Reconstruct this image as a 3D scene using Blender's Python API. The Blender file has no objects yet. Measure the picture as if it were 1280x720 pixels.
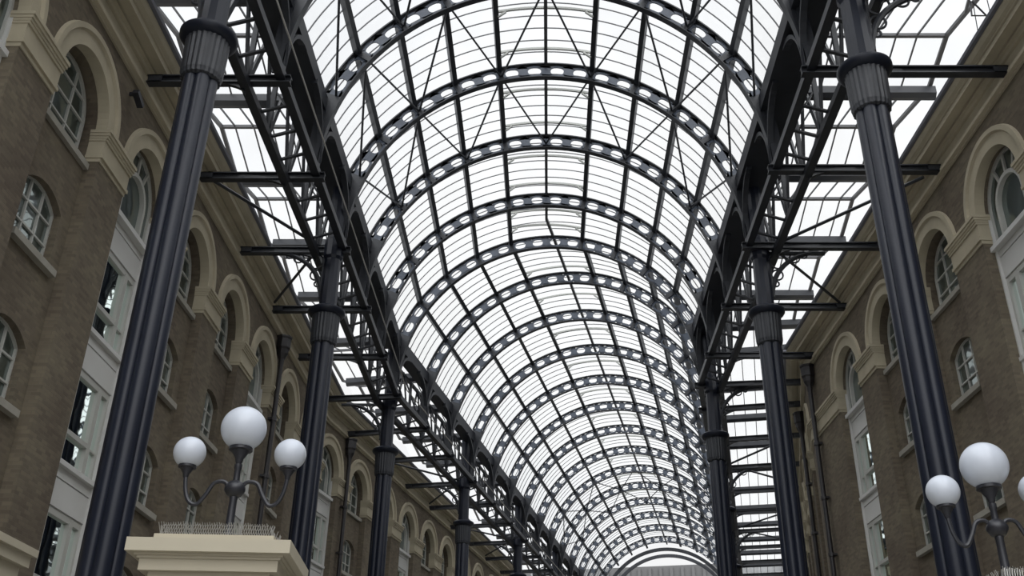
import bpy, math, random
from mathutils import Vector, Matrix
random.seed(7)
C = bpy.context.scene.collection
PI = math.pi
CAM = 1.7                      # eye height; heights below are given from the eye and lifted by this
sin, cos, tan, rad = math.sin, math.cos, math.tan, math.radians
ORD = ['zeroth','first','second','third','fourth','fifth','sixth','seventh','eighth','ninth','tenth','eleventh','twelfth','thirteenth','fourteenth','fifteenth','sixteenth','seventeenth','eighteenth','nineteenth','twentieth','twenty-first','twenty-second','twenty-third','twenty-fourth','twenty-fifth']

# ------------------------------------------------------------------ materials
def mat(name, col, rough=.6, metal=0., noise=0., nscale=6., col2=None, spec=.5, bump=0.):
    m = bpy.data.materials.new(name); m.use_nodes = True
    nt = m.node_tree; b = nt.nodes['Principled BSDF']
    b.inputs['Base Color'].default_value = (*col, 1); b.inputs['Roughness'].default_value = rough
    b.inputs['Metallic'].default_value = metal; b.inputs['Specular IOR Level'].default_value = spec
    if noise or col2:
        tc = nt.nodes.new('ShaderNodeTexCoord'); n = nt.nodes.new('ShaderNodeTexNoise')
        n.inputs['Scale'].default_value = nscale; n.inputs['Detail'].default_value = 5
        nt.links.new(tc.outputs['Object'], n.inputs['Vector'])
        r = nt.nodes.new('ShaderNodeValToRGB')
        c2 = col2 or tuple(c*(1-noise) for c in col)
        r.color_ramp.elements[0].position = .3; r.color_ramp.elements[1].position = .7
        r.color_ramp.elements[0].color = (*c2, 1); r.color_ramp.elements[1].color = (*col, 1)
        nt.links.new(n.outputs['Fac'], r.inputs['Fac']); nt.links.new(r.outputs['Color'], b.inputs['Base Color'])
        if bump:
            bp = nt.nodes.new('ShaderNodeBump'); bp.inputs['Strength'].default_value = bump; bp.inputs['Distance'].default_value = .02
            nt.links.new(n.outputs['Fac'], bp.inputs['Height']); nt.links.new(bp.outputs['Normal'], b.inputs['Normal'])
    return m

def brick_mat():
    m = bpy.data.materials.new('stock_brick'); m.use_nodes = True
    nt = m.node_tree; b = nt.nodes['Principled BSDF']; b.inputs['Roughness'].default_value = .9
    b.inputs['Specular IOR Level'].default_value = .2
    uv = nt.nodes.new('ShaderNodeUVMap')
    br = nt.nodes.new('ShaderNodeTexBrick')
    br.inputs['Scale'].default_value = 1.0; br.inputs['Brick Width'].default_value = .225
    br.inputs['Row Height'].default_value = .075; br.inputs['Mortar Size'].default_value = .006
    br.inputs['Color1'].default_value = (.186, .160, .116, 1); br.inputs['Color2'].default_value = (.130, .112, .084, 1)
    br.inputs['Mortar'].default_value = (.155, .135, .105, 1)
    nt.links.new(uv.outputs['UV'], br.inputs['Vector'])
    n = nt.nodes.new('ShaderNodeTexNoise'); n.inputs['Scale'].default_value = .55; n.inputs['Detail'].default_value = 7
    nt.links.new(uv.outputs['UV'], n.inputs['Vector'])
    r = nt.nodes.new('ShaderNodeValToRGB'); r.color_ramp.elements[0].position = .32; r.color_ramp.elements[1].position = .72
    r.color_ramp.elements[0].color = (.78, .74, .76, 1); r.color_ramp.elements[1].color = (1.12, 1.12, 1.1, 1)
    nt.links.new(n.outputs['Fac'], r.inputs['Fac'])
    mx = nt.nodes.new('ShaderNodeMix'); mx.data_type = 'RGBA'; mx.blend_type = 'MULTIPLY'; mx.inputs[0].default_value = 1
    nt.links.new(br.outputs['Color'], mx.inputs[6]); nt.links.new(r.outputs['Color'], mx.inputs[7])
    nt.links.new(mx.outputs[2], b.inputs['Base Color'])
    bp = nt.nodes.new('ShaderNodeBump'); bp.inputs['Strength'].default_value = .4; bp.inputs['Distance'].default_value = .01
    nt.links.new(br.outputs['Fac'], bp.inputs['Height']); bp.invert = True
    nt.links.new(bp.outputs['Normal'], b.inputs['Normal'])
    return m

def window_glass_mat():
    m = bpy.data.materials.new('window_glass'); m.use_nodes = True
    nt = m.node_tree; b = nt.nodes['Principled BSDF']; o = nt.nodes['Material Output']
    b.inputs['Base Color'].default_value = (.035, .048, .043, 1); b.inputs['Roughness'].default_value = .3
    g = nt.nodes.new('ShaderNodeBsdfGlossy'); g.inputs['Roughness'].default_value = .02; g.inputs['Color'].default_value = (.85, .95, .92, 1)
    f = nt.nodes.new('ShaderNodeFresnel'); f.inputs['IOR'].default_value = 2.3
    tc = nt.nodes.new('ShaderNodeTexCoord'); n = nt.nodes.new('ShaderNodeTexNoise'); n.inputs['Scale'].default_value = 1.1
    bp = nt.nodes.new('ShaderNodeBump'); bp.inputs['Strength'].default_value = .12; bp.inputs['Distance'].default_value = .03
    nt.links.new(tc.outputs['Object'], n.inputs['Vector']); nt.links.new(n.outputs['Fac'], bp.inputs['Height']); nt.links.new(bp.outputs['Normal'], g.inputs['Normal'])
    x = nt.nodes.new('ShaderNodeMixShader')
    nt.links.new(f.outputs[0], x.inputs[0]); nt.links.new(b.outputs[0], x.inputs[1]); nt.links.new(g.outputs[0], x.inputs[2]); nt.links.new(x.outputs[0], o.inputs['Surface'])
    return m

def roof_glass_mat():
    m = bpy.data.materials.new('roof_glass'); m.use_nodes = True
    nt = m.node_tree; nt.nodes.clear()
    o = nt.nodes.new('ShaderNodeOutputMaterial'); t = nt.nodes.new('ShaderNodeBsdfTransparent')
    g = nt.nodes.new('ShaderNodeBsdfGlossy'); g.inputs['Roughness'].default_value = .05
    tl = nt.nodes.new('ShaderNodeBsdfTranslucent'); tl.inputs['Color'].default_value = (.9, .92, .93, 1)
    a = nt.nodes.new('ShaderNodeMixShader'); c = nt.nodes.new('ShaderNodeMixShader')
    tc = nt.nodes.new('ShaderNodeTexCoord'); n = nt.nodes.new('ShaderNodeTexNoise'); n.inputs['Scale'].default_value = .7
    n.inputs['Detail'].default_value = 4
    r = nt.nodes.new('ShaderNodeMapRange'); r.inputs[1].default_value = .3; r.inputs[2].default_value = .75
    r.inputs[3].default_value = .10; r.inputs[4].default_value = .2
    nt.links.new(tc.outputs['Object'], n.inputs['Vector']); nt.links.new(n.outputs['Fac'], r.inputs[0])
    t.inputs['Color'].default_value = (.975, .98, .975, 1)
    nt.links.new(r.outputs[0], a.inputs[0]); nt.links.new(t.outputs[0], a.inputs[1]); nt.links.new(tl.outputs[0], a.inputs[2])
    c.inputs[0].default_value = .03
    nt.links.new(a.outputs[0], c.inputs[1]); nt.links.new(g.outputs[0], c.inputs[2]); nt.links.new(c.outputs[0], o.inputs['Surface'])
    return m

M = dict(
    iron=mat('painted_iron', (.020, .023, .030), .45, noise=.3, nscale=3),
    column=mat('gloss_iron', (.010, .013, .024), .36, noise=.2, nscale=2, spec=.32),
    ribpaint=mat('rib_paint', (.070, .086, .118), .45, noise=.2, nscale=3),
    bar=mat('glazing_bar', (.07, .07, .075), .5),
    greybar=mat('pale_metal', (.42, .43, .40), .5),
    steel=mat('bright_steel', (.42, .41, .38), .35, .4),
    stone=mat('portland_stone', (.46, .41, .30), .85, noise=.2, nscale=1.3, bump=.3),
    sill=mat('sill_stone', (.33, .315, .27), .85, noise=.2, nscale=2),
    panel=mat('painted_panel', (.60, .60, .58), .6, noise=.08, nscale=1),
    frame=mat('window_frame', (.44, .44, .41), .5),
    glass=window_glass_mat(),
    render=mat('painted_render', (.50, .455, .35), .8, noise=.07, nscale=2),
    globe=mat('opal_globe', (.58, .62, .69), .25, spec=.5),
    black=mat('lamp_iron', (.02, .021, .027), .4),
    pipe=mat('pipe_iron', (.022, .02, .022), .4),
    floor=mat('granite_paving', (.30, .29, .27), .8, noise=.2, nscale=2),
    office=mat('far_concrete', (.15, .15, .15), .9, noise=.1, nscale=.5),
    lead=mat('lead_gutter', (.16, .165, .19), .5),
    brick=brick_mat(), roofglass=roof_glass_mat())

# ------------------------------------------------------------------ mesh builder
class MB:
    def __init__(s): s.v = []; s.f = []; s.uv = []
    def add(s, vs, fs, uvs=None):
        n = len(s.v); s.v += [tuple(v) for v in vs]; s.f += [tuple(i+n for i in f) for f in fs]
        s.uv += list(uvs) if uvs else [(0., 0.)]*len(vs)
        return s
    def box(s, x0, x1, y0, y1, z0, z1):
        vs = [(x, y, z) for x in (x0, x1) for y in (y0, y1) for z in (z0, z1)]
        return s.add(vs, [(0,1,3,2),(4,6,7,5),(0,4,5,1),(2,3,7,6),(0,2,6,4),(1,5,7,3)])
    def bar(s, p, q, w, h=None, up=(0,0,1)):
        p, q = Vector(p), Vector(q); h = h or w; d = (q-p)
        if d.length < 1e-6: return s
        d.normalize(); a = d.cross(Vector(up))
        if a.length < 1e-4: a = d.cross(Vector((0,1,0)))
        a.normalize(); b = a.cross(d)
        vs = [pt + a*(w/2*i) + b*(h/2*j) for pt in (p, q) for i, j in ((-1,-1),(1,-1),(1,1),(-1,1))]
        return s.add(vs, [(0,3,2,1),(4,5,6,7),(0,1,5,4),(1,2,6,5),(2,3,7,6),(3,0,4,7)])
    def tube(s, pts, r, n=8, closed=False, up=(0,0,1)):
        pts = [Vector(p) for p in pts]; N = len(pts); vs = []
        rs = r if isinstance(r, (list, tuple)) else [r]*N
        pa = None
        for i, p in enumerate(pts):
            if closed: d = pts[(i+1) % N] - pts[i-1]
            else: d = pts[min(i+1, N-1)] - pts[max(i-1, 0)]
            d.normalize()
            a = pa - d*pa.dot(d) if pa else d.cross(Vector(up))
            if a.length < 1e-3: a = d.cross(Vector((1,0,0)))
            a.normalize(); pa = a; b = d.cross(a)
            vs += [p + a*(rs[i]*cos(2*PI*k/n)) + b*(rs[i]*sin(2*PI*k/n)) for k in range(n)]
        fs = [(i*n+k, i*n+(k+1) % n, ((i+1) % N)*n+(k+1) % n, ((i+1) % N)*n+k) for i in range(N if closed else N-1) for k in range(n)]
        if not closed: fs += [tuple(range(n))[::-1], tuple(range((N-1)*n, N*n))]
        return s.add(vs, fs)
    def lathe(s, prof, n=24, c=(0,0,0), shape=None):
        vs = []
        for r, z in prof:
            for k in range(n):
                a = 2*PI*k/n; rr = r*(shape(a) if shape else 1)
                vs.append((c[0]+rr*cos(a), c[1]+rr*sin(a), c[2]+z))
        N = len(prof)
        fs = [(i*n+k, i*n+(k+1) % n, (i+1)*n+(k+1) % n, (i+1)*n+k) for i in range(N-1) for k in range(n)]
        fs += [tuple(range(n))[::-1], tuple(range((N-1)*n, N*n))]
        return s.add(vs, fs)
    def sweep(s, sections, closed_prof=True, caps=True):
        n = len(sections[0]); vs = [v for sec in sections for v in sec]; N = len(sections)
        kk = n if closed_prof else n-1
        fs = [(i*n+k, i*n+(k+1) % n, (i+1)*n+(k+1) % n, (i+1)*n+k) for i in range(N-1) for k in range(kk)]
        if caps and closed_prof: fs += [tuple(range(n))[::-1], tuple(range((N-1)*n, N*n))]
        return s.add(vs, fs)
    def build(s, name, m, parent=None, smooth=False, loc=None):
        me = bpy.data.meshes.new(name); me.from_pydata(s.v, [], s.f); me.update()
        ul = me.uv_layers.new(name='UVMap')
        for l in me.loops: ul.data[l.index].uv = s.uv[l.vertex_index]
        me.materials.append(m)
        if smooth:
            me.polygons.foreach_set('use_smooth', [True]*len(me.polygons))
            try: me.set_sharp_from_angle(angle=rad(40))
            except Exception: pass
        o = bpy.data.objects.new(name, me); C.objects.link(o)
        if parent: o.parent = parent
        if loc: o.location = loc
        return o

def tag(o, label=None, cat=None, group=None, kind=None):
    if label: o['label'] = label
    if cat: o['category'] = cat
    if group: o['group'] = group
    if kind or cat: o['kind'] = kind or 'thing'
    return o
def empty(name, loc=(0,0,0), rz=0.):
    o = bpy.data.objects.new(name, None); C.objects.link(o); o.location = loc; o.rotation_euler = (0,0,rz); o.empty_display_size = .3
    return o
def copy_tree(o, parent=None):
    c = o.copy(); C.objects.link(c); c.parent = parent
    for ch in list(o.children): copy_tree(ch, c)
    return c

# ------------------------------------------------------------------ hall frames
B = rad(10.95); OX, OY = -.10, 37.9
TB = tan(B/2)
def W(sec, x, t, z):
    """section frame -> world; x across the hall, t along it, z above the eye"""
    if sec == 1: return (x + OX, t, z+CAM)
    return (OX + t*sin(B) + x*cos(B), OY + t*cos(B) - x*sin(B), z+CAM)
def mitre(sec, x): return OY - x*TB if sec == 1 else x*TB
S1_RIBS = [6.5, 10.5, 14.5, 18.5, 22.5, 26.5, 30.5, 34.5]
S2_RIBS = [3.4, 7.4] + [7.4+4.26*k for k in range(1, 12)]
Z0, RA, RB_, DW = 15.5, 6.2, 6.5, .52     # springing, inner half width, inner rise, web depth
def arc(th, off=0.):
    a, b = RA+off, RB_+off
    return a*sin(th), Z0 + b*cos(th)
NODE = [rad(13.6*k) for k in range(-5, 6)]

# ------------------------------------------------------------------ vault ribs
def rib(sec, t, label, angle=0.):
    root = empty('vault_rib', W(sec, 0, t, 0)[:2] + (0,))
    def P(x, z, dt=0.):
        w = W(sec, x, t + dt - x*tan(angle), z)
        return (w[0]-root.location.x, w[1]-root.location.y, w[2])
    web = MB(); step = rad(6.8); hw = .018
    cells = [(-10+i) for i in range(20)]
    NH = 16
    for c in cells:
        a0, a1 = c*step, (c+1)*step; am = (a0+a1)/2
        hole = []; rect = []
        for k in range(NH):
            p = 2*PI*k/NH; cx, cy = cos(p), sin(p)
            # rounded slot
            hx = .56/2*math.copysign(abs(cx)**.75, cx)*.82; hy = .155*math.copysign(abs(cy)**.8, cy)
            hole.append((am + hx/(RA+.3)*.98, DW/2 + hy))
            ux, uy = cx/(step/2), cy/(DW/2)
            sc = 1/max(abs(ux), abs(uy))
            rect.append((am + cx*sc, DW/2 + cy*sc))
        # snap rectangle to its corners
        for q in (2, 6, 10, 14):
            sx = 1 if q in (2, 14) else -1; sy = 1 if q in (2, 6) else -1
            rect[q] = (am + sx*step/2, DW/2 + sy*DW/2)
        vs = []
        for dt in (-hw, hw):
            vs += [P(*arc(a, o), dt) for a, o in hole] + [P(*arc(a, o), dt) for a, o in rect]
        fs = []
        for k in range(NH):
            j = (k+1) % NH
            fs += [(k, j, NH+j, NH+k), (2*NH+k, 3*NH+k, 3*NH+j, 2*NH+j), (k, 2*NH+k, 2*NH+j, j)]
        web.add(vs, fs)
    web.build('web', M['ribpaint'], root)
    fl = MB(); A = [rad(-88 + 176*i/72) for i in range(73)]
    def strip(o0, o1, w):
        fl.sweep([[P(*arc(a, o0), -w), P(*arc(a, o1), -w), P(*arc(a, o1), w), P(*arc(a, o0), w)] for a in A])
    strip(-.03, .0, .10); 
    A = [rad(-68 + 136*i/64) for i in range(65)]
    strip(DW, DW+.04, .10)
    fl.build('flange', M['iron'], root)
    for k in range(-4, 5):
        if k == 0: continue
        st = MB(); a = rad(13.6*k); da = .085/RA
        vs = [P(*arc(a+s1, o), dt) for dt in (-.07, .07) for s1, o in ((-da,-.01),(da,-.01),(da,DW),(-da,DW))]
        st.add(vs, [(0,1,2,3),(7,6,5,4),(0,4,5,1),(1,5,6,2),(2,6,7,3),(3,7,4,0)])
        st.build('stiffener', M['iron'], root)
    for sgn in (-1, 1):
        ft = MB(); secs = []
        for i in range(12):
            a = sgn*rad(68 + 22*i/11); d = DW*(1-.55*i/11)
            secs.append([P(*arc(a, 0), -hw*1.5), P(*arc(a, d), -hw*1.5), P(*arc(a, d), hw*1.5), P(*arc(a, 0), hw*1.5)])
        ft.sweep(secs); ft.build('rib_foot', M['iron'], root)
    tag(root, label, 'roof rib', 'arched ribs of the vault')
    return root
allribs = [(1, t, 0.) for t in S1_RIBS] + [(2, 0., -B/2)] + [(2, t, 0.) for t in S2_RIBS]
# rib 2 of the list is beyond the top of the frame
n_ = 0
for i, (sec, t, ang) in enumerate(allribs):
    k = i - 3
    if k < 1: lab = 'dark blue arched roof rib with oval holes, overhead beyond the top edge, %s back' % ORD[4-i]
    elif i == len(allribs)-1: lab = 'farthest pierced arched roof rib, just before the plain end hoop'
    elif sec == 2 and t == 0: lab = 'pierced arched roof rib standing where the vault bends'
    else: lab = 'dark blue pierced arched roof rib, %s counted from the top of the picture' % ORD[k]
    rib(sec, t, lab, ang)

# plain end hoops
for j, (dt, off) in enumerate(((3.0, -.1), (5.0, -.25))):
    t = S2_RIBS[-1] + dt; mb = MB(); w = .12
    A = [rad(-90 + 180*i/60) for i in range(61)]
    mb.sweep([[W(2, *((arc(a, off)[0],)), t-w, arc(a, off)[1]), W(2, arc(a, off+.28)[0], t-w, arc(a, off+.28)[1]), W(2, arc(a, off+.28)[0], t+w, arc(a, off+.28)[1]), W(2, arc(a, off)[0], t+w, arc(a, off)[1])] for a in A])
    o = mb.build('end_hoop', M['iron'])
    tag(o, ('plain solid hoop closing the far end of the vault, upper one' if j == 0 else 'thin plain hoop beneath the other at the far vault end'), 'roof hoop')

# ------------------------------------------------------------------ purlins (each one length, bent where the hall bends)
T_END = S2_RIBS[-1] + 3.0; T0 = 2.0
def path(x, z, t_end=T_END, t0=T0):
    return [W(1, x, t0, z), W(2, x, x*TB, z), W(2, x, t_end, z)]
side = {-1: 'left', 1: 'right'}
for k in range(-4, 5):
    th = rad(13.6*k)
    w, o0, o1 = (.11, .48, .60) if k == 0 else (.16, .38, .60)
    mb = MB(); secs = []
    for (sec, t) in ((1, T0),) + (((1, 36.4),) if k == 0 else ()) + ((2, None), (2, T_END)):
        q = []
        for dw, o in ((-w/2, o0), (-w/2, o1), (w/2, o1), (w/2, o0)):
            x, z = arc(th, o); x += dw*cos(th); z -= dw*sin(th)
            if k == 0 and sec == 2: x += .3; z -= .01
            q.append(W(sec, x, x*TB if t is None else t, z))
        secs.append(q)
    mb.sweep(secs)
    o = mb.build('ridge_purlin' if k == 0 else 'roof_purlin', M['bar'] if k == 0 else M['iron'])
    if k == 0: lab = 'slim ridge purlin along the crown of the vault'
    else: lab = 'dark longitudinal purlin, %s from the ridge on the %s side' % (ORD[abs(k)], side[1 if k > 0 else -1])
    tag(o, lab, 'purlin', 'purlins of the vault')

# ------------------------------------------------------------------ vault glazing
mb = MB(); bars = MB(); rg = MB()
A = [rad(-70 + 140*i/46) for i in range(47)]
GO = .64
def glass_run(ts, sec):
    secs = []
    for t in ts:
        secs.append([W(sec, arc(a, GO)[0], t if t is not None else mitre(sec, arc(a, GO)[0]), arc(a, GO)[1]) for a in A])
    mb.sweep(secs, closed_prof=False)
glass_run([T0, None], 1); glass_run([None, T_END], 2)
def arcbar(sec, t, w, o0, o1, A=A, out=bars, skew=0.):
    out.sweep([[W(sec, arc(a, o)[0], t + d - arc(a, o)[0]*skew, arc(a, o)[1]) for d, o in ((-w/2, o0), (-w/2, o1), (w/2, o1), (w/2, o0))] for a in A])
edges1 = [T0] + S1_RIBS + [None]; 
for a_, b_ in zip(S1_RIBS[:-1], S1_RIBS[1:]):
    for j in range(1, 7): arcbar(1, a_ + (b_-a_)*j/7, .02, .60, .635)
for j in range(1, 6): arcbar(1, 34.5 + (OY-34.5)*j/6, .02, .60, .635, skew=TB*j/6)
S2x = [0.] + S2_RIBS + [T_END]
for i, (a_, b_) in enumerate(zip(S2x[:-1], S2x[1:])):
    for j in range(1, 7): arcbar(2, a_ + (b_-a_)*j/7, .02, .60, .635, skew=(-TB*(1-j/7) if i == 0 else 0))
ceil = mb.build('ceiling', M['roofglass']); tag(ceil, 'curved glass skin of the barrel vault', None, None, 'structure')
bars.build('glazing_bar', M['bar'], ceil)
# pale cross members at the crown
Ac = [rad(-13.6 + 27.2*i/12) for i in range(13)]
for i, (sec, t) in enumerate([(1, t + d) for t in S1_RIBS[1:-1] for d in (1.3, 3.2)] + [(1, 35.7), (1, 36.9)] + [(2, t + 2.2) for t in [0.6] + S2_RIBS[:-1]]):
    r_ = MB(); arcbar(sec, t, .06, .52, .60, Ac, r_)
    for sg in (-1, 1):
        x0, z0 = arc(sg*rad(13.0), .4); x1, z1 = arc(sg*rad(10.8), .5)
        r_.bar(W(sec, x0, t, z0-.05), W(sec, x1, t, z1), .06)
    r_.build('crown_strut', M['greybar'], ceil)

# ------------------------------------------------------------------ wind bracing rods
def rod(a, b, r, label, name='bracing_rod', group='diagonal wind bracing under the glass'):
    mb = MB(); mb.tube([a, b], r, 6); o = mb.build(name, M['iron']); tag(o, label, 'brace', group); return o
def node(sec, t, k, off=.18): x, z = arc(rad(13.6*k), off); return W(sec, x, t, z)
def brace_bay(sec, ta, tb, par, where):
    # odd nodes at one rib joined to even nodes at the next (par = parity of nodes used at ta)
    for k in range(-5, 5):
        if (k % 2) == par: p, q = node(sec, ta, k), node(sec, tb, k+1)
        else: p, q = node(sec, ta, k+1), node(sec, tb, k)
        rod(p, q, .035, '%s diagonal rod from the left, %s' % (ORD[k+6], where))
brace_bay(1, 18.5, 22.5, 0, 'above the topmost full rib')
brace_bay(1, 22.5, 26.5, 0, 'in the uppermost whole roof bay')
brace_bay(1, 26.5, 30.5, 1, 'in the second whole roof bay')
brace_bay(2, S2_RIBS[7], S2_RIBS[8], 0, 'in the nearer braced far bay')
brace_bay(2, S2_RIBS[8], S2_RIBS[9], 1, 'in the farther braced far bay')

# ------------------------------------------------------------------ walls, facade generator
H_OP = 1.13; ZC = 13.12; Z_SILL = 12.2; Z_TOP = 15.12; Z_BOT = -CAM
class Facade:
    def __init__(s, name, p0, d, n, s0, s1, bays, side_word, far_word, cid):
        s.name = name; s.p0 = Vector((*p0, 0)); s.d = Vector((*d, 0)).normalized(); s.n = Vector((*n, 0)).normalized()
        s.s0, s.s1, s.bays = s0, s1, bays; s.word = side_word; s.far = far_word; s.cid = cid
    def w(s, a, n, z): p = s.p0 + s.d*a + s.n*n; return (p.x, p.y, z+CAM)
    def quad(s, mb, pts):   # pts: (a, n, z)
        mb.add([s.w(*p) for p in pts], [tuple(range(len(pts)))], [(p[0]+p[1]*1.0, p[2]+20) for p in pts])
NWIN = [0]
def seg_head(hw, rise, n=8):   # segmental head points, centre at 0, spring z=0
    R = (hw*hw + rise*rise)/(2*rise); a0 = math.asin(hw/R)
    return [(R*sin(-a0 + 2*a0*i/n), R*cos(-a0 + 2*a0*i/n) - R + rise) for i in range(n+1)]

# window prototypes: X along wall, Y towards the hall, Z up from sill
def proto_window(kind):
    r = empty('window'); f = MB(); g = MB(); s_ = MB()
    if kind in ('seg', 'arch'):
        if kind == 'seg': hw, hs, hd = .74, 1.2, seg_head(.74, .28)
        else: hw, hs = .98, .93; hd = [(-.98*cos(PI*i/20), .98*sin(PI*i/20)) for i in range(21)]
        out = [(-hw, 0.)] + [(x, hs+z) for x, z in hd] + [(hw, 0.)]
        g.add([(x, 0., z) for x, z in out], [tuple(range(len(out)))])
        for (x0, z0), (x1, z1) in zip(out, out[1:] + out[:1]):
            f.bar((x0, .02, z0), (x1, .02, z1), .07, .07, (0,1,0))
        def top(x):
            if kind == 'seg':
                for (x0, z0), (x1, z1) in zip(hd[:-1], hd[1:]):
                    if x0 <= x <= x1: return hs + z0 + (z1-z0)*(x-x0)/(x1-x0)
            return hs + math.sqrt(max(0, hw*hw - x*x))
        for x in (-hw/3, hw/3): f.bar((x, .02, 0), (x, .02, top(x)), .045, .05, (0,1,0))
        rows = (.48, .96) if kind == 'seg' else (.5, 1.0, 1.45)
        for z in rows:
            x = hw if z <= hs else math.sqrt(max(0, hw*hw - (z-hs)**2))
            f.bar((-x, .02, z), (x, .02, z), .04, .06 if z == rows[0] else .045, (0,1,0))
        s_.box(-hw-.12, hw+.12, -.05, .34, -.14, 0.)
    elif kind == 'tall':
        hw, h = 1.1, 2.02
        g.add([(-hw, 0, 0), (hw, 0, 0), (hw, 0, h), (-hw, 0, h)], [(0,1,2,3)])
        for x, w in ((-hw+.05, .1), (hw-.05, .1), (-.62, .13), (.62, .13)): f.box(x-w/2, x+w/2, -.02, .07, 0, h)
        for z, w in ((.04, .08), (h-.06, .12)): f.box(-hw, hw, -.02, .065, z-w/2, z+w/2)
        f.box(-.56, .56, -.01, .09, .60, .70)
        for sg in (-1, 1): f.box(sg*.90-.17, sg*.90+.17, -.01, .05, .62, .66)
        f.box(-.55, -.49, -.01, .085, .05, h-.1); f.box(.49, .55, -.01, .085, .05, h-.1)
        s_.box(-hw-.02, hw+.02, -.05, .2, -.1, 0.)
    else:   # round: timber fan light with an inner arched sash
        hw, hs = 1.1, .92
        out = [(-hw, 0.)] + [(-hw*cos(PI*i/20), hs + hw*sin(PI*i/20)) for i in range(21)] + [(hw, 0.)]
        g.add([(x, 0., z) for x, z in out], [tuple(range(len(out)))])
        for (x0, z0), (x1, z1) in zip(out, out[1:] + out[:1]): f.bar((x0, .02, z0), (x1, .02, z1), .09, .08, (0,1,0))
        inn = [(-.62, .04)] + [(-.62*cos(PI*i/16), .78 + .62*sin(PI*i/16)) for i in range(17)] + [(.62, .04)]
        for (x0, z0), (x1, z1) in zip(inn, inn[1:] + inn[:1]): f.bar((x0, .05, z0), (x1, .05, z1), .1, .13, (0,1,0))
        for a in (60, 90, 120): f.bar((.66*cos(rad(a)), .04, .78+.66*sin(rad(a))), (1.08*cos(rad(a)), .04, hs+1.08*sin(rad(a))), .07, .06, (0,1,0))
        s_.box(-hw-.03, hw+.03, -.05, .24, -.12, 0.)
    g.build('glass', M['glass'], r); f.build('frame', M['frame'], r); s_.build('sill', M['sill'] if kind in ('seg', 'arch') else M['panel'], r)
    return r
PROTO = {k: proto_window(k) for k in ('seg', 'arch', 'tall', 'round')}
PUSED = set()
WNAME = {'seg': 'shallow-arched small-paned window with stone sill', 'arch': 'round-headed small-paned window under a stone arch',
         'tall': 'tall three-light window with pale frame between grey panels', 'round': 'round-headed fanlight window at the top of a pale panelled strip'}
def put_window(F, kind, a, n, z, level, bayi):
    if kind in PUSED: o = copy_tree(PROTO[kind])
    else: o = PROTO[kind]; PUSED.add(kind)
    NWIN[0] += 1; o.name = 'window_%d' % NWIN[0]
    o.location = F.w(a, n, z)
    o.rotation_euler = (0, 0, math.atan2(F.n.y, F.n.x) - PI/2)
    lv = '' if kind in ('arch', 'round') else ', %s row below the arches' % ORD[level]
    tag(o, None, None, None, 'structure')
    o['label'] = '%s%s, %s %s' % ({'seg': 'shallow-arched window', 'arch': 'round-headed paned window', 'tall': 'tall three-light window', 'round': 'round fanlight window'}[kind], lv, ('bay ' + ORD[bayi]), F.far)

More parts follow.
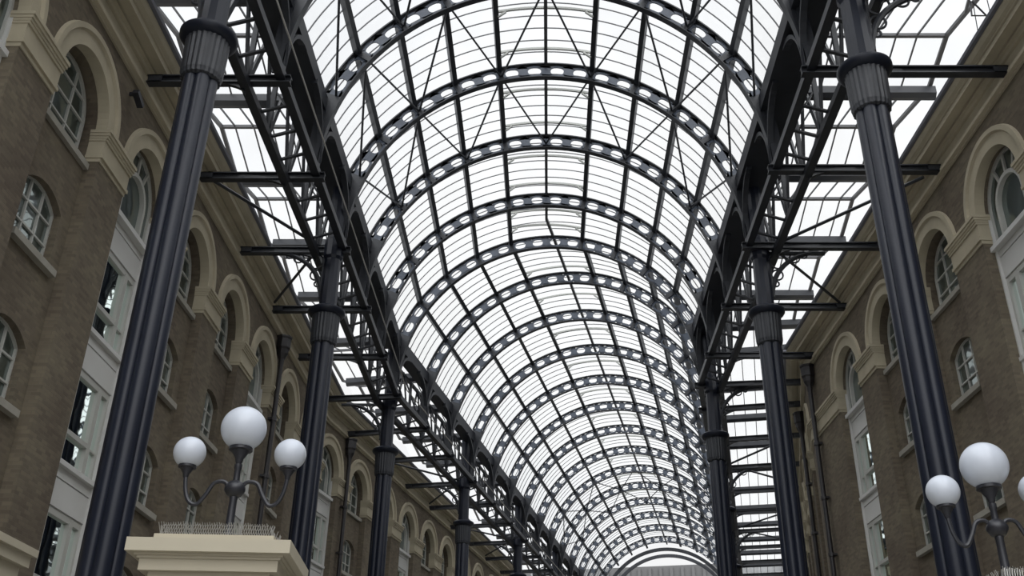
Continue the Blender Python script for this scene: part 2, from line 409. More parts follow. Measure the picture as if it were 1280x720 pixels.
def build_facade(F, windows_from=8.):
    wall = MB(); st = MB()
    Q = lambda pts: F.quad(wall, pts)
    bays = F.bays; edges = [F.s0] + [(bays[i][0]+bays[i+1][0])/2 for i in range(len(bays)-1)] + [F.s1]
    NA = 20; h = H_OP
    arcs = [(-h*cos(PI*i/NA), ZC + h*sin(PI*i/NA)) for i in range(NA+1)]
    stone_rings = []
    for (c, kind), e0, e1 in zip(bays, edges[:-1], edges[1:]):
        Q([(e0,0,Z_BOT),(c-h,0,Z_BOT),(c-h,0,Z_TOP),(e0,0,Z_TOP)]); Q([(c+h,0,Z_BOT),(e1,0,Z_BOT),(e1,0,Z_TOP),(c+h,0,Z_TOP)])
        for (x0,z0),(x1,z1) in zip(arcs[:-1], arcs[1:]):
            Q([(c+x0,0,z0),(c+x1,0,z1),(c+x1,0,Z_TOP),(c+x0,0,Z_TOP)])
            Q([(c+x0,0,z0),(c+x0,-.55,z0),(c+x1,-.55,z1),(c+x1,0,z1)])      # soffit
        for sg in (-1, 1): Q([(c+sg*h,0,Z_BOT),(c+sg*h,-.55,Z_BOT),(c+sg*h,-.55,ZC),(c+sg*h,0,ZC)])
        if kind == 'A':
            n1 = -.26; n2 = -.5; hw = .74; top = Z_SILL
            Q([(c-h,n1,Z_BOT),(c-hw,n1,Z_BOT),(c-hw,n1,top),(c-h,n1,top)]); Q([(c+hw,n1,Z_BOT),(c+h,n1,Z_BOT),(c+h,n1,top),(c+hw,n1,top)])
            Q([(c-h,n1,top),(c+h,n1,top),(c+h,-.55,top),(c-h,-.55,top)])
            zz = top
            for zs in [9.52 - 2.93*k for k in range(4)]:
                hd = seg_head(hw, .28); sp = zs+1.2
                for (x0,z0),(x1,z1) in zip(hd[:-1], hd[1:]):
                    Q([(c+x0,n1,sp+z0),(c+x1,n1,sp+z1),(c+x1,n1,zz),(c+x0,n1,zz)])
                    Q([(c+x0,n1,sp+z0),(c+x0,n2,sp+z0),(c+x1,n2,sp+z1),(c+x1,n1,sp+z1)])
                for sg in (-1,1): Q([(c+sg*hw,n1,zs),(c+sg*hw,n2,zs),(c+sg*hw,n2,sp),(c+sg*hw,n1,sp)])
                Q([(c-hw,n1,zs),(c+hw,n1,zs),(c+hw,n2,zs),(c-hw,n2,zs)])
                zz = zs
            Q([(c-hw,n1,Z_BOT),(c+hw,n1,Z_BOT),(c+hw,n1,zz),(c-hw,n1,zz)])
        # pier return behind openings
    # ends
    Q([(F.s0,0,Z_BOT),(F.s0,-.6,Z_BOT),(F.s0,-.6,Z_TOP),(F.s0,0,Z_TOP)]); Q([(F.s1,0,Z_BOT),(F.s1,-.6,Z_BOT),(F.s1,-.6,Z_TOP),(F.s1,0,Z_TOP)])
    Q([(F.s0,0,Z_TOP),(F.s1,0,Z_TOP),(F.s1,-.6,Z_TOP),(F.s0,-.6,Z_TOP)])
    Q([(F.s0,-.6,Z_BOT),(F.s1,-.6,Z_BOT),(F.s1,-.6,Z_TOP),(F.s0,-.6,Z_TOP)])
    wo = wall.build(F.name, M['brick']); tag(wo, F.cid[0], None, None, 'structure')
    # stone arches
    for bi, (c, kind) in enumerate(bays):
        ar = MB()
        prof = [(h-.03, -.22), (h-.03, .03), (1.40, .03), (1.44, .09), (1.56, .09), (1.58, .0), (1.58, -.02)]
        secs = [[F.w(c - r*cos(PI*i/24), n, ZC + r*sin(PI*i/24)) for r, n in prof] for i in range(25)]
        ar.sweep(secs); ar.build('arch_surround', M['stone'], wo)
        if kind == 'B':
            pn = MB(); zt = Z_SILL
            # grey panels between the tall windows
            def bx(a0,a1,n0,n1,z0,z1):
                vs = [F.w(a,n,z) for a in (a0,a1) for n in (n0,n1) for z in (z0,z1)]
                pn.add(vs, [(0,1,3,2),(4,6,7,5),(0,4,5,1),(2,3,7,6),(0,2,6,4),(1,5,7,3)])
            for k in range(5):
                t_ = Z_SILL - 2.93*k; b_ = t_ - .88
                bx(c-h, c+h, -.42, -.30, b_+.60, t_-.06); bx(c-h, c+h, -.42, -.31, b_+.03, b_+.575); bx(c-h, c+h, -.42, -.36, b_-.02, t_)
            bx(c-h-.0, c-h+.05, -.4, -.24, Z_BOT, ZC); bx(c+h-.05, c+h, -.4, -.24, Z_BOT, ZC)
            pn.build('panel_strip', M['panel'], wo)
        if c > windows_from:
            bi2 = bi - F.skip + 1
            if kind == 'A':
                put_window(F, 'arch', c, -.5, Z_SILL+.04, 0, bi2)
                for k in range(4): put_window(F, 'seg', c, -.46, 9.52-2.93*k, k+1, bi2)
            else:
                put_window(F, 'round', c, -.38, Z_SILL, 0, bi2)
                for k in range(4): put_window(F, 'tall', c, -.40, Z_SILL-.88-2.05-2.93*k+.03, k+1, bi2)
    # impost blocks
    cs = [b[0] for b in bays]
    spans = [(F.s0, cs[0]-h)] + [(cs[i]+h, cs[i+1]-h) for i in range(len(cs)-1)] + [(cs[-1]+h, F.s1)]
    for a0, a1 in spans:
        im = MB()
        for z0, z1, p in ((12.33,12.42,.03),(12.42,12.50,.08),(12.50,12.86,.045),(12.86,12.92,.08),(12.92,12.98,.10),(12.98,13.05,.13),(13.05,13.13,.16)):
            q = p*.45
            vs = [F.w(a,n,z) for a in (a0-q,a1+q) for n in (-.3,p) for z in (z0,z1)]
            im.add(vs, [(0,1,3,2),(4,6,7,5),(0,4,5,1),(2,3,7,6),(0,2,6,4),(1,5,7,3)])
        im.build('impost_block', M['stone'], wo)
    co = MB()
    prof = [(-.3,15.05),(.06,15.05),(.06,15.10),(.14,15.12),(.15,15.17),(.15,15.21),(.05,15.23),(.05,15.27),(.03,15.29),(.03,15.58),(.10,15.59),(.12,15.66),(.20,15.67),(.20,15.74),(.24,15.76),(.24,15.72),(.46,15.72),(.46,15.86),(.50,15.87),(.50,15.90),(.57,15.96),(.61,16.03),(.62,16.06),(.62,16.12),(-.3,16.25)]
    co.sweep([[F.w(a,n,z) for n,z in prof] for a in (F.s0, F.s1)])
    co.build('cornice', M['stone'], wo)
    gt = MB(); gt.sweep([[F.w(a,n,z) for n,z in ((.55,16.13),(.70,16.15),(.72,16.22),(.5,16.24))] for a in (F.s0, F.s1)])
    gt.build('lead_edge', M['lead'], wo)
    return wo
def seq(start, step, kinds): return [(start+step*i, k) for i, k in enumerate(kinds)]
BR = 10.9
# left wall, first length: s = y
FL1 = Facade('wall_left', (-9.6, 0), (0,1), (1,0), -6., 40.9, seq(5.62-3.62, 3.62, 'AABABAABAAB'[:0]) + seq(1.99, 3.62, 'ABABAB'[:0]), 'left', 'of the near left wall', ('brown stock brick wall with stone arches and cornice, left of the hall',))
lb = [(12.86+3.62*k, 'B' if k in (-3,0,2,5) else 'A') for k in range(-3, 8)]
FL1.bays = lb; FL1.skip = 3
d2 = (sin(B), cos(B))
FL2 = Facade('wall_left_far', (-9.6, 40.9), d2, (cos(B), -sin(B)), 0., 62., [(.85,'A')], 'left', 'of the far left wall', ('brown brick wall continuing past the bend, left of the hall',))
FL2.bays = [(.75 + 3.64*k, 'B' if k % 3 == 0 else 'A') for k in range(0, 16)]; FL2.skip = 0
ang = math.atan(.045)
FR1 = Facade('wall_right', (10.7+.045*18.4+.0, 0), (-sin(ang), cos(ang)), (-cos(ang), -sin(ang)), -6., 35.85, [], 'right', 'of the near right wall', ('brown stock brick wall with stone arches and cornice, right of the hall',))
FR1.bays = [(19.95+3.85*k, 'B' if k % 3 == 0 else 'A') for k in range(-5, 4)]; FR1.skip = 3
FR1.bays[-1] = (31.45, 'B')
B2 = rad(12.2)
cor = FR1.p0 + FR1.d*35.85
FR2 = Facade('wall_right_far', (cor.x, cor.y), (sin(B2), cos(B2)), (-cos(B2), sin(B2)), 0., 62., [], 'right', 'of the far right wall', ('brown brick wall continuing past the corner, right of the hall',))
FR2.bays = [(2.3+3.64*k, 'B' if k % 3 == 2 else 'A') for k in range(0, 16)]; FR2.skip = 0
for F in (FL1, FL2, FR1, FR2): build_facade(F, windows_from=(8. if F in (FL1, FR1) else -1))

# floor
mb = MB(); mb.box(-30, 45, -20, 150, -.3, 0.)
tag(mb.build('floor', M['floor']), 'paved floor of the arcade', None, None, 'structure')

# ------------------------------------------------------------------ wall line helper (beam ends run into the frieze)
def wall_x(side_, sec, t):
    if side_ < 0: return -9.45 if sec == 1 else -9.95
    if sec == 1: return 10.76 - .045*(t-18.4)
    return 10.23 + .022*t
def extent_x(side_, sec, t): return abs(wall_x(side_, sec, t))

# ------------------------------------------------------------------ cross beams, gutters
for i, (sec, t, ang_) in enumerate(allribs):
    if i < 2: continue
    for sg in (-1, 1):
        L = extent_x(sg, sec, t) - (.2 if sg < 0 else .08); tt = lambda x: (x*TB if (sec == 2 and t == 0) else t)
        x0 = 5.95
        if sg > 0 and i == 2: t_ = 15.64
        elif sg < 0 and i == 2: t_ = 14.71
        else: t_ = None
        nud = -{18.5:.33, 22.5:.35, 26.5:.28, 30.5:.2, 34.5:.15}.get(t, .1) if (sg > 0 and sec == 1) else 0.
        T = lambda x: t_ if t_ else tt(x) + nud
        root = empty('cross_beam', W(sec, sg*x0, T(sg*x0), 0)[:2] + (0,))
        loc = root.location
        def rel(p): return (p[0]-loc.x, p[1]-loc.y, p[2]-loc.z)
        b = MB()
        for z, w, hgt in ((15.17, .21, .03), (15.26, .05, .16), (15.35, .21, .03)):
            b.bar(rel(W(sec, sg*x0, T(sg*x0), z)), rel(W(sec, sg*(L+.05), T(sg*L), z)), w, hgt)
        b.bar(rel(W(sec, sg*(L-.3), T(sg*L), 15.26)), rel(W(sec, sg*(L+.02), T(sg*L), 15.26)), .21, .21)
        b.build('joist', M['iron'], root)
        # small curved knee under the beam beside the lattice
        k_ = MB(); pts = []
        for j in range(9):
            a = PI/2*j/8; pts.append((6.98 + 1.3*(1-cos(a))*1.0, 14.86 + .36*sin(a)))
        k_.sweep([[rel(W(sec, sg*x, T(sg*x)-.05, z)), rel(W(sec, sg*x, T(sg*x)-.05, z+.09)), rel(W(sec, sg*x, T(sg*x)+.05, z+.09)), rel(W(sec, sg*x, T(sg*x)+.05, z))] for x, z in pts])
        k_.build('knee', M['iron'], root)
        vis = ORD[max(1, i-1)]
        tag(root, 'dark iron beam running from the vault to the %s wall, %s from the top' % (side[sg], vis), 'beam', 'beams crossing the side aisles')
        g = MB()
        xa, xb = (6.95 if sec == 1 else 6.66), L + .35
        g.sweep([[W(sec, sg*x, tt(sg*x)+d, z) for d, z in ((-.17+nud,17.95),(-.17+nud,17.72),(-.06+nud,17.62),(.06+nud,17.62),(.17+nud,17.72),(.17+nud,17.95))] for x in (xa, xb)])
        o = g.build('aisle_gutter', M['iron'])
        tag(o, 'deep dark valley gutter under the %s aisle glass, %s from the top' % (side[sg], vis), 'gutter', 'valley gutters of the aisle roofs')

# ------------------------------------------------------------------ aisle roofs: a small gable of glass per bay
for sg in (-1, 1):
    gl = MB(); br = MB(); rd = MB()
    seqr = allribs[1:]
    for (s0_, t0_, a0_), (s1_, t1_, a1_) in zip(seqr[:-1], seqr[1:]):
        sec = s1_ if not (s1_ == 2 and t1_ == 0) else 1
        ta = (lambda x, t0_=t0_, s0_=s0_: mitre(2, x) if (s0_ == 2 and t0_ == 0) else t0_)
        tb = (lambda x, t1_=t1_, s1_=s1_: mitre(1, x) if (s1_ == 2 and t1_ == 0) else t1_)
        xi, xo = (6.95 if sec == 1 else 6.66), extent_x(sg, sec, t1_ if sec == s1_ else 36.) + .9
        xe = xo - (.55 if sg < 0 else .75)
        pt = lambda x, f, z: W(sec, sg*x, ta(sg*x) + (tb(sg*x)-ta(sg*x))*f, z)
        fr = .5
        gl.add([pt(xi,0,17.95),pt(xo,0,17.95),pt(xo,fr,18.5),pt(xi,fr,18.5)], [(0,1,2,3)]); gl.add([pt(xi,fr,18.5),pt(xo,fr,18.5),pt(xo,1,17.95),pt(xi,1,17.95)], [(0,1,2,3)])
        rd.bar(pt(xi,fr,18.44), pt(xe,fr,18.44), .1, .09)
        x = xi + .2
        while x < xe - .3:
            for f0, z0, f1, z1 in ((0,17.93,fr,18.46),(fr,18.46,1,17.93)): br.bar(pt(x,f0,z0), pt(x,f1,z1), .035, .05)
            x += .56
        for f0, z0, f1, z1 in ((0,17.9,fr,18.44),(fr,18.44,1,17.9)): br.bar(pt(xe,f0,z0), pt(xe,f1,z1), .11, .09)
    o = gl.build('ceiling_%s' % side[sg], M['roofglass']); tag(o, 'ridged glass roof over the %s side aisle' % side[sg], None, None, 'structure')
    br.build('glazing_bar', M['bar'], o); rd.build('ridge_bar', M['bar'], o)

# ------------------------------------------------------------------ longitudinal members
def long_member(name, x, w, z0, z1, m, label, cat, t0=T0, t1=T_END, group=None):
    mb = MB(); secs = []
    for sec, t in ((1, t0), (2, None), (2, t1)):
        secs.append([W(sec, xx, xx*TB if t is None else t, z) for xx, z in ((x-w/2, z0), (x+w/2, z0), (x+w/2, z1), (x-w/2, z1))])
    mb.sweep(secs); o = mb.build(name, m); tag(o, label, cat, group); return o
for sg in (-1, 1):
    xi_ = 6.14 if sg < 0 else 6.02; gb = MB(); secs = []
    for sec, t, xo_ in ((1, T0, 6.95), (1, None, 6.95)): secs.append([W(sec, sg*xx, mitre(1, sg*xx) if t is None else t, z) for xx, z in ((xi_, 17.45), (xo_, 17.45), (xo_, 17.95), (xi_, 17.95))])
    for sec, t, xo_ in ((2, None, 6.66), (2, T_END, 6.66)): secs.append([W(sec, sg*xx, mitre(2, sg*xx) if t is None else t, z) for xx, z in ((xi_, 17.45), (xo_, 17.45), (xo_, 17.95), (xi_, 17.95))])
    gb.sweep(secs); tag(gb.build('box_gutter', M['iron']), 'wide dark box gutter along the foot of the vault glass, %s side' % side[sg], 'gutter')
    long_member('bottom_chord', sg*6.18, .21, 15.26, 15.46, M['iron'], 'inner lower girder rail running along the %s columns' % side[sg], 'girder rail')
    long_member('bottom_chord', sg*6.98, .21, 15.0, 15.2, M['iron'], 'outer lower girder rail, aisle side of the %s columns' % side[sg], 'girder rail')
mb = MB(); mb.tube(path(-5.75, 15.52), .022, 6); tag(mb.build('steel_cable', M['steel']), 'thin pale cable stretched along the left girder', 'cable')

# lattice girders: one per bay between ribs
for i in range(1, len(allribs)-1):
    (s0_, t0_, _), (s1_, t1_, _) = allribs[i], allribs[i+1]
    sec = s1_ if not (s1_ == 2 and t1_ == 0) else 1
    for sg in (-1, 1):
        x1, x2 = sg*6.98, sg*6.18
        ta = (lambda x: mitre(2, x) if (s0_ == 2 and t0_ == 0) else t0_)
        tb = (lambda x: mitre(1, x) if (s1_ == 2 and t1_ == 0) else t1_)
        p = lambda x, f, z: W(sec, x, ta(x) + (tb(x)-ta(x))*f, z)
        root = empty('lattice_girder', p(sg*6.58, .5, 0)[:2] + (0,)); L0 = root.location
        r = lambda q: (q[0]-L0.x, q[1]-L0.y, q[2]-L0.z)
        d = MB()
        for f0, z0, f1, z1 in ((0,15.15,.25,17.6),(.25,17.6,.5,15.15),(.5,15.15,.75,17.6),(.75,17.6,1,15.15)):
            d.bar(r(p(x1,f0,z0)), r(p(x1,f1,z1)), .15, .06, (1,0,0))
        d.build('diagonal', M['iron'], root)
        u = MB()
        for f in (0, .5): u.bar(r(p(x1,f,15.1)), r(p(x1,f,17.65)), .12, .1, (0,1,0))
        u.bar(r(p(x1,0,17.5)), r(p(x1,1,17.5)), .12, .12)
        u.build('post', M['iron'], root)
        l = MB()
        for f in (.25, .5, .75): l.bar(r(p(x1,f,15.1)), r(p(x2,f,15.35)), .09, .05)
        for f in (.25, .75): l.bar(r(p(x2,f,15.4)), r(p(x1,f,17.5)), .09, .06)
        l.bar(r(p(x2,.5,15.4)), r(p(x1,.5,16.6)), .07, .05)
        l.build('lacing', M['iron'], root)
        # spandrel arcs forming an arched opening between rib feet
        for end in (0, 1):
            s_ = MB(); pts = []
            for j in range(10):
                a = PI/2*j/9; f = .34*(1-cos(a)) ; z = 15.7 + 1.66*sin(a)
                pts.append((f if end == 0 else 1-f, z))
            s_.sweep([[r(p(sg*x, f, z+dz)) for x, dz in ((6.10, 0), (6.26, 0), (6.26, .14), (6.10, .14))] for f, z in pts])
            zf = [(f if True else f, z) for f, z in pts]
            # solid fillet in the corner above the arc
            for (fa, za), (fb, zb) in zip(pts[:-1], pts[1:]):
                if za > 17.15: s_.add([r(p(sg*6.18,fa,za)), r(p(sg*6.18,fb,zb)), r(p(sg*6.18,fb,17.5)), r(p(sg*6.18,fa,17.5))], [(0,1,2,3)])
            s_.build('spandrel', M['iron'], root)
        # foot posts
        q_ = MB(); q_.bar(r(p(sg*6.22, 0, 15.3)), r(p(sg*6.22, 0, 17.5)), .14, .2, (0,1,0)); q_.build('stanchion', M['iron'], root)
        tag(root, 'lattice girder length above the %s columns, %s bay from the near end' % (side[sg], ORD[i]), 'girder', 'lattice girder lengths over the columns')

# ------------------------------------------------------------------ columns
def lobes(a): return .80 + .21*abs(cos(3*a))**.6
def ring_pts(cx, cz, r, n=20): return [(cx + r*cos(2*PI*i/n), 0, cz + r*sin(2*PI*i/n)) for i in range(n)]
def make_column():
    r = empty('iron_column'); zc = 13.2 + CAM
    s_ = MB(); s_.lathe([(.35, .9), (.325, 3), (.325, zc-1.15), (.29, zc-1.0), (.22, zc-.92)], 96, shape=lobes); s_.build('shaft', M['column'], r, True)
    b = MB(); b.box(-.55,.55,-.55,.55,0,.35); b.lathe([(.52,.35),(.52,.45),(.44,.55),(.46,.7),(.38,.92)], 24); b.build('base', M['column'], r)
    c = MB(); c.lathe([(.31, zc-1.12), (.365, zc-1.08), (.375, zc-1.02), (.385, zc-.98), (.405, zc-.25), (.42, zc-.17)], 96, shape=lambda a: 1 - .045*(0.5+.5*cos(24*a)))
    c.build('capital', M['iron'], r)
    p = MB(); p.lathe([(.42, zc-.2), (.50, zc-.14), (.54, zc-.08), (.54, zc-.02), (.48, zc+.03), (.36, zc+.06), (.30, zc+.1)], 40); p.build('capital_plate', M['column'], r, True)
    u = MB(); u.lathe([(.27, zc+.05), (.25, 14.9+CAM), (.30, 15.0+CAM), (.30, 15.55+CAM), (.25, 15.6+CAM), (.25, 17.7+CAM)], 12); u.build('upper_shaft', M['column'], r)
    return r
def bracket_mesh(parent, ang):
    # quarter-circle bracket with scroll rings, in the plane at angle ang about the column axis
    def T(x, y, z): return (x*cos(ang) - y*sin(ang), x*sin(ang) + y*cos(ang), z)
    z1 = 15.2 + CAM; x0 = .24; R = 1.55
    m = MB(); pts = [(x0 + R*(1-cos(PI/2*j/14)), z1 - R*1.0 + R*sin(PI/2*j/14)) for j in range(15)]
    m.sweep([[T(x, y, z) for (x, y, z) in ((a, -.07, b), (a+.11*sin(PI/2*j/14)*0+.0, .07, b), (a-.10*cos(PI/2*j/14)*0-.0, .07, b+.0), (a, -.07, b))] for j, (a, b) in enumerate(pts)], caps=False)
    m.tube([T(a, 0, b) for a, b in pts], .075, 8)
    m.bar(T(x0, 0, z1-R), T(x0, 0, z1), .12, .1, T(1,0,0)); m.bar(T(x0, 0, z1-.03), T(x0+R+.2, 0, z1-.03), .14, .08)
    k = m.build('bracket', M['iron'], parent)
    rg = MB()
    for cx, cz, rr in ((x0+.29, z1-.31, .25), (x0+.22, z1-.78, .17), (x0+.80, z1-.20, .15), (x0+.15, z1-1.08, .09), (x0+1.1, z1-.12, .08)):
        rg.tube([T(a, 0, c_) for a, _, c_ in ring_pts(cx, cz, rr)], .027, 6, closed=True)
    rg.build('scroll_ring', M['iron'], k)
cols = [(-1, 1, -6.40, 14.71), (1, 1, 6.40, 15.64), (-1, 1, -6.46, 26.5), (1, 1, 6.53, 26.5), (-1, 1, -6.55, 39.2), (1, 1, 6.62, 37.35)]
for k, idx in enumerate((2, 5, 8, 11)):
    for sg in (-1, 1): cols.append((sg, 2, sg*6.58, S2_RIBS[idx]))
cl = ['nearest', 'second', 'third', 'fourth', 'fifth', 'sixth', 'seventh']
proto_col = None; cnt = {-1: 0, 1: 0}
for sg in (-1, 1):
    base = make_column()
    for (a, half) in ((0 if sg > 0 else PI, 1),): bracket_mesh(base, a)
    first = True
    for (s_, sec, x, t) in cols:
        if s_ != sg: continue
        o = base if first else copy_tree(base); first = False
        w = W(sec, x, t, 0); o.location = (w[0], w[1], 0); o.rotation_euler = (0, 0, -B if sec == 2 else 0)
        tag(o, 'dark blue clustered iron column with fluted capital, %s in the %s row' % (cl[cnt[sg]], side[sg]), 'column', 'iron columns along the hall'); cnt[sg] += 1

# plan bracing in the beam plane: from the columns out to the next beams at the wall
for sg in (-1, 1):
    for tcol, nm in ((26.5, 'second'),):
        for dt, w2 in ((-4., 'nearer'), (4., 'farther')):
            if tcol + dt < 9: pass
            p = W(1, sg*6.9, tcol, 15.42); q = W(1, sg*(extent_x(sg,1,tcol+dt)-.25), tcol+dt*.94, 15.42)
            rod(p, q, .05, 'diagonal strut from the %s %s column to the %s beam end' % (nm, side[sg], w2), 'aisle_strut', 'struts across the side aisles')
    for idx, nm in ((2, 'fourth'), (5, 'fifth')):
        for dt, w2 in ((-4.18, 'nearer'), (4.18, 'farther')):
            t = S2_RIBS[idx]; p = W(2, sg*6.9, t, 15.42); q = W(2, sg*(extent_x(sg,2,t+dt)-.25), t+dt*.94, 15.42)
            rod(p, q, .05, 'diagonal strut from the %s %s column to the %s beam end' % (nm, side[sg], w2), 'aisle_strut', 'struts across the side aisles')

# ------------------------------------------------------------------ rain pipes with hopper heads
def rain_pipe(F, s_, label, n=.16):
    r = empty('rain_pipe', F.w(s_, n, 0)[:2] + (0,)); r.rotation_euler = (0, 0, math.atan2(F.n.y, F.n.x) - PI/2)
    p = MB(); p.tube([(0,0,.02), (0,0,14.3+CAM)], .085, 12); p.build('pipe', M['pipe'], r, True)
    for z in range(1, 14, 2):
        c = MB(); c.lathe([(.11, z+.0), (.115, z+.02), (.115, z+.12), (.11, z+.14)], 12, (0,0,.6)); c.box(-.16,.16,-.16,0,z+.63,z+.7); c.build('pipe_collar', M['pipe'], r)
    h = MB(); h.lathe([(.09, 14.0), (.11, 14.2), (.2, 14.4), (.22, 14.55), (.26, 14.62), (.26, 14.95), (.29, 15.0), (.29, 15.05), (.2, 15.06)], 8, (0,0,CAM)); h.build('hopper_head', M['pipe'], r)
    tag(r, label, 'drainpipe'); return r
rain_pipe(FL1, 32.3, 'black iron drainpipe on the near left wall beside the panelled strip', .2)
rain_pipe(FL2, 2.45, 'black drainpipe on the far left wall beyond the second column', .2)
rain_pipe(FR1, 34.9, 'black iron drainpipe at the corner of the near right wall', .2)
rain_pipe(FR2, 4.1, 'black drainpipe just past the corner on the far right wall', .2)

# small hoist bracket under the right aisle roof edge
r = empty('hoist_bracket', (10.15, 18.1, 16.9+CAM)); m = MB()
m.tube([(0,0,.45),(-.05,0,.0),(.3,.0,.0),(.05,0,.45)], .025, 6); m.bar((-.1,-.3,.45),(.1,.5,.6),.06); m.build('hanger', M['black'], r)
m = MB(); m.tube([(.05,0,.3),(.42,.9,-.85)], .012, 5); m.tube([(.25,-.3,.55),(.5,.2,-.8)], .012, 5); m.build('wire', M['black'], r)
tag(r, 'small dark triangular hanger with wires under the right aisle roof edge', 'bracket')
# small fittings on the walls
r = empty('security_camera', (-9.6, 19.5-1.3, 14.62+CAM))
m = MB(); m.box(0,.16,-.03,.03,-.04,.04); m.bar((.14,0,0),(.22,.0,-.12),.05); m.build('wall_mount', M['black'], r)
m = MB(); m.bar((.22,-.18,-.06),(.22,.2,-.2),.14,.12); m.build('housing', M['black'], r)
tag(r, 'small dark security camera fixed to brick between two left arches', 'camera')

# ------------------------------------------------------------------ lamp standards on the pedestals
def lamp(loc, rz, h, arm, lg, sgz, label, big=.30, small=.21):
    r = empty('lamp_standard', loc, rz)
    hub = h*.46
    p = MB(); p.lathe([(.12,0),(.12,.06),(.07,.12),(.055,.2),(.05,hub-.15),(.06,hub-.1),(.05,hub-.08),(.045,hub+.1),(.04,h-big-.28),(.05,h-big-.26),(.05,h-big-.2)], 14); p.build('post', M['black'], r, True)
    q = MB(); q.lathe([(.03,hub-.12),(.09,hub-.09),(.135,hub-.02),(.135,hub+.02),(.09,hub+.09),(.03,hub+.12)], 18); q.build('hub', M['black'], r, True)
    def cup(x, z, s):
        c = MB(); c.lathe([(.035*s,-.30*s),(.06*s,-.26*s),(.07*s,-.2*s),(.13*s,-.10*s),(.15*s,-.06*s),(.20*s,-.05*s),(.20*s,.0),(.13*s,.02*s)], 20, (x,0,z)); c.build('cup', M['black'], r, True)
    def globe(x, z, R):
        g = MB(); g.lathe([(max(.001, R*sin(PI*i/24)), -R*cos(PI*i/24)) for i in range(2, 25)], 40, (x,0,z)); g.build('globe', M['globe'], r, True)
    globe(0, h, big); cup(0, h-big+.03, big/.28*.72)
    for sg in (-1, 1):
        zg = sgz; 
        P = [(.1,.0),(.22,.10),(.42,.08),(.55,-.08),(.70,-.22),(.86,-.18),(.96,-.02),(1.,.14)]
        top = zg - small - .1
        pts = [(sg*arm*a, 0, hub + b*.95 if b < .13 else top) for a, b in P]
        # smooth
        sm = []
        for i in range(len(pts)-1):
            p0 = Vector(pts[max(0,i-1)]); p1 = Vector(pts[i]); p2 = Vector(pts[i+1]); p3 = Vector(pts[min(len(pts)-1,i+2)])
            for k in range(5):
                u = k/5; sm.append(.5*((2*p1)+(-p0+p2)*u+(2*p0-5*p1+4*p2-p3)*u*u+(-p0+3*p1-3*p2+p3)*u**3))
        sm.append(Vector(pts[-1]))
        m = MB(); m.tube(sm, .028, 8, up=(0,1,0)); m.build('arm', M['black'], r, True)
        cup(sg*arm, zg-small+.03, small/.28*.78); globe(sg*arm, zg, small)
    tag(r, label, 'lamp', 'three-globe lamps'); return r

def pedestal(loc, rz, w, d, top, label):
    r = empty('lamp_pedestal', loc, rz); b = MB(); z = top
    # stacked mouldings, front face towards the camera (-Y)
    for z0, z1, o in ((0,.4,.05),(.4,z-.62,-.18),(z-.62,z-.52,-.10),(z-.52,z-.44,-.13),(z-.44,z-.30,-.03),(z-.30,z-.27,.0),(z-.27,z-.24,.03),(z-.24,z-.08,.12)):
        b.box(-w/2-o, w/2+o, -d/2-o, d/2+o, z0, z1)
    b.box(-w/2-.02+.15, w/2-.13, -d/2+.1, d/2-.1, z-.08, z+.02)
    b.build('masonry', M['render'], r)
    s_ = MB(); n = 46
    for side_y in (-d/2+.12, d/2-.14):
        for i in range(n):
            x = -w/2+.2 + (w-.4)*i/(n-1)
            for l in (-1, 1): s_.bar((x, side_y, z+.02), (x + .03*l, side_y + .05*l, z+.15 + .02*random.random()), .006)
    for i in range(30):
        y = -d/2+.15 + (d-.3)*i/29
        for x in (-w/2+.18, w/2-.18): s_.bar((x, y, z+.02), (x+.03*random.choice((-1,1)), y+.02, z+.16), .006)
    o = s_.build('bird_spikes', M['steel'], r); o['kind'] = 'stuff'
    tag(r, label, 'pedestal'); return r
pedestal((-4.22, 13.1, 0), rad(5), 1.72, 1.5, 3.08+CAM, 'cream moulded masonry pedestal carrying the left three-globe lamp')
lamp((-4.12, 12.85, 3.08+CAM), rad(4), 1.55, .66, 1.2, 1.20, 'black lamp standard with three white globes on the left pedestal')
pedestal((6.2, 12.9, 0), rad(-2), 1.75, 1.5, 2.50+CAM, 'cream masonry pedestal at the lower right corner under a globe lamp')
lamp((5.62, 12.5, 2.50+CAM), rad(-4), 1.50, .58, 1.0, 1.17, 'black lamp standard with white globes on the right pedestal')
# rendered block at the lower left edge
r = empty('rendered_parapet', (-9.1, 16.7, 0))
b = MB(); b.box(-.5,.45,-7,-.1,0,3.85+CAM-.25); b.box(-.5,.55,-7,0,3.6+CAM,3.85+CAM); b.box(-.5,.62,-7,.08,3.78+CAM,3.9+CAM); b.build('masonry', M['render'], r)
tag(r, 'cream rendered block at the lower left edge', 'parapet')

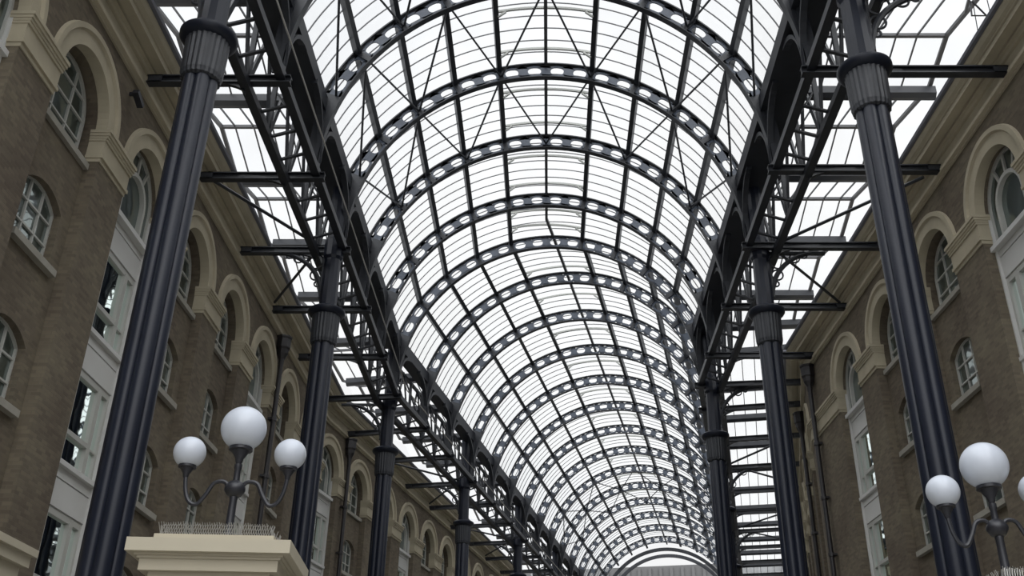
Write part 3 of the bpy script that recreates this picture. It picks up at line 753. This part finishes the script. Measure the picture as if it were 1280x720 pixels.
# far end: office block beyond the hall
r = empty('office_building', W(2, 6, 105, -CAM), -B)
b = MB(); b.box(-45,45,0,20,0,32.6); b.build('facade', M['office'], r)
f = MB()
for i in range(60): f.box(-45+1.5*i, -44.6+1.5*i, -.35, 0, 0, 32.3)
for k in range(9): f.box(-45,45,-.25,0, 1.5+3.3*k, 2.1+3.3*k)
f.build('fins', M['office'], r)
tag(r, 'grey office block seen through the far end of the hall', 'building')

# ------------------------------------------------------------------ light: overcast sky
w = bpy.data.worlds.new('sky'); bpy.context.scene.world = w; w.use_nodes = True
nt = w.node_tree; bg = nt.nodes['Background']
tc = nt.nodes.new('ShaderNodeTexCoord'); n = nt.nodes.new('ShaderNodeTexNoise'); n.inputs['Scale'].default_value = 1.5; n.inputs['Detail'].default_value = 3
rp = nt.nodes.new('ShaderNodeValToRGB'); rp.color_ramp.elements[0].position = .3; rp.color_ramp.elements[1].position = .7
rp.color_ramp.elements[0].color = (.93, .955, 1.0, 1); rp.color_ramp.elements[1].color = (1., 1., 1., 1)
nt.links.new(tc.outputs['Generated'], n.inputs['Vector']); nt.links.new(n.outputs['Fac'], rp.inputs['Fac']); nt.links.new(rp.outputs['Color'], bg.inputs['Color'])
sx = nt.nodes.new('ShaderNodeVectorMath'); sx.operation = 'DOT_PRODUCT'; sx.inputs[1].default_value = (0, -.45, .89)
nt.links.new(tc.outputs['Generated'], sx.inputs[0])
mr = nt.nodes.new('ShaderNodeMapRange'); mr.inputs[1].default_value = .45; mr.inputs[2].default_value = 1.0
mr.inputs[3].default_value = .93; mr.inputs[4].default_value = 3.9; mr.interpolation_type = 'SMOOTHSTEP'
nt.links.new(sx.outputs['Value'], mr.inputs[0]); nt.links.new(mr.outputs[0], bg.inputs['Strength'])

# ------------------------------------------------------------------ camera
cd = bpy.data.cameras.new('camera'); co = bpy.data.objects.new('camera', cd); C.objects.link(co)
cd.sensor_width = 36; cd.sensor_fit = 'HORIZONTAL'; cd.lens = 36*1251/1280
cd.shift_x = -(686-640)/1280
cd.clip_end = 500
co.location = (0, 0, CAM); co.rotation_euler = (PI/2 + math.atan(660/1251), 0, 0)
sc = bpy.context.scene; sc.camera = co
vs = sc.view_settings; vs.view_transform = 'Standard'; vs.look = 'None'; vs.exposure = 0; vs.gamma = 1; vs.use_curve_mapping = False
sc.cycles.transparent_max_bounces = 24
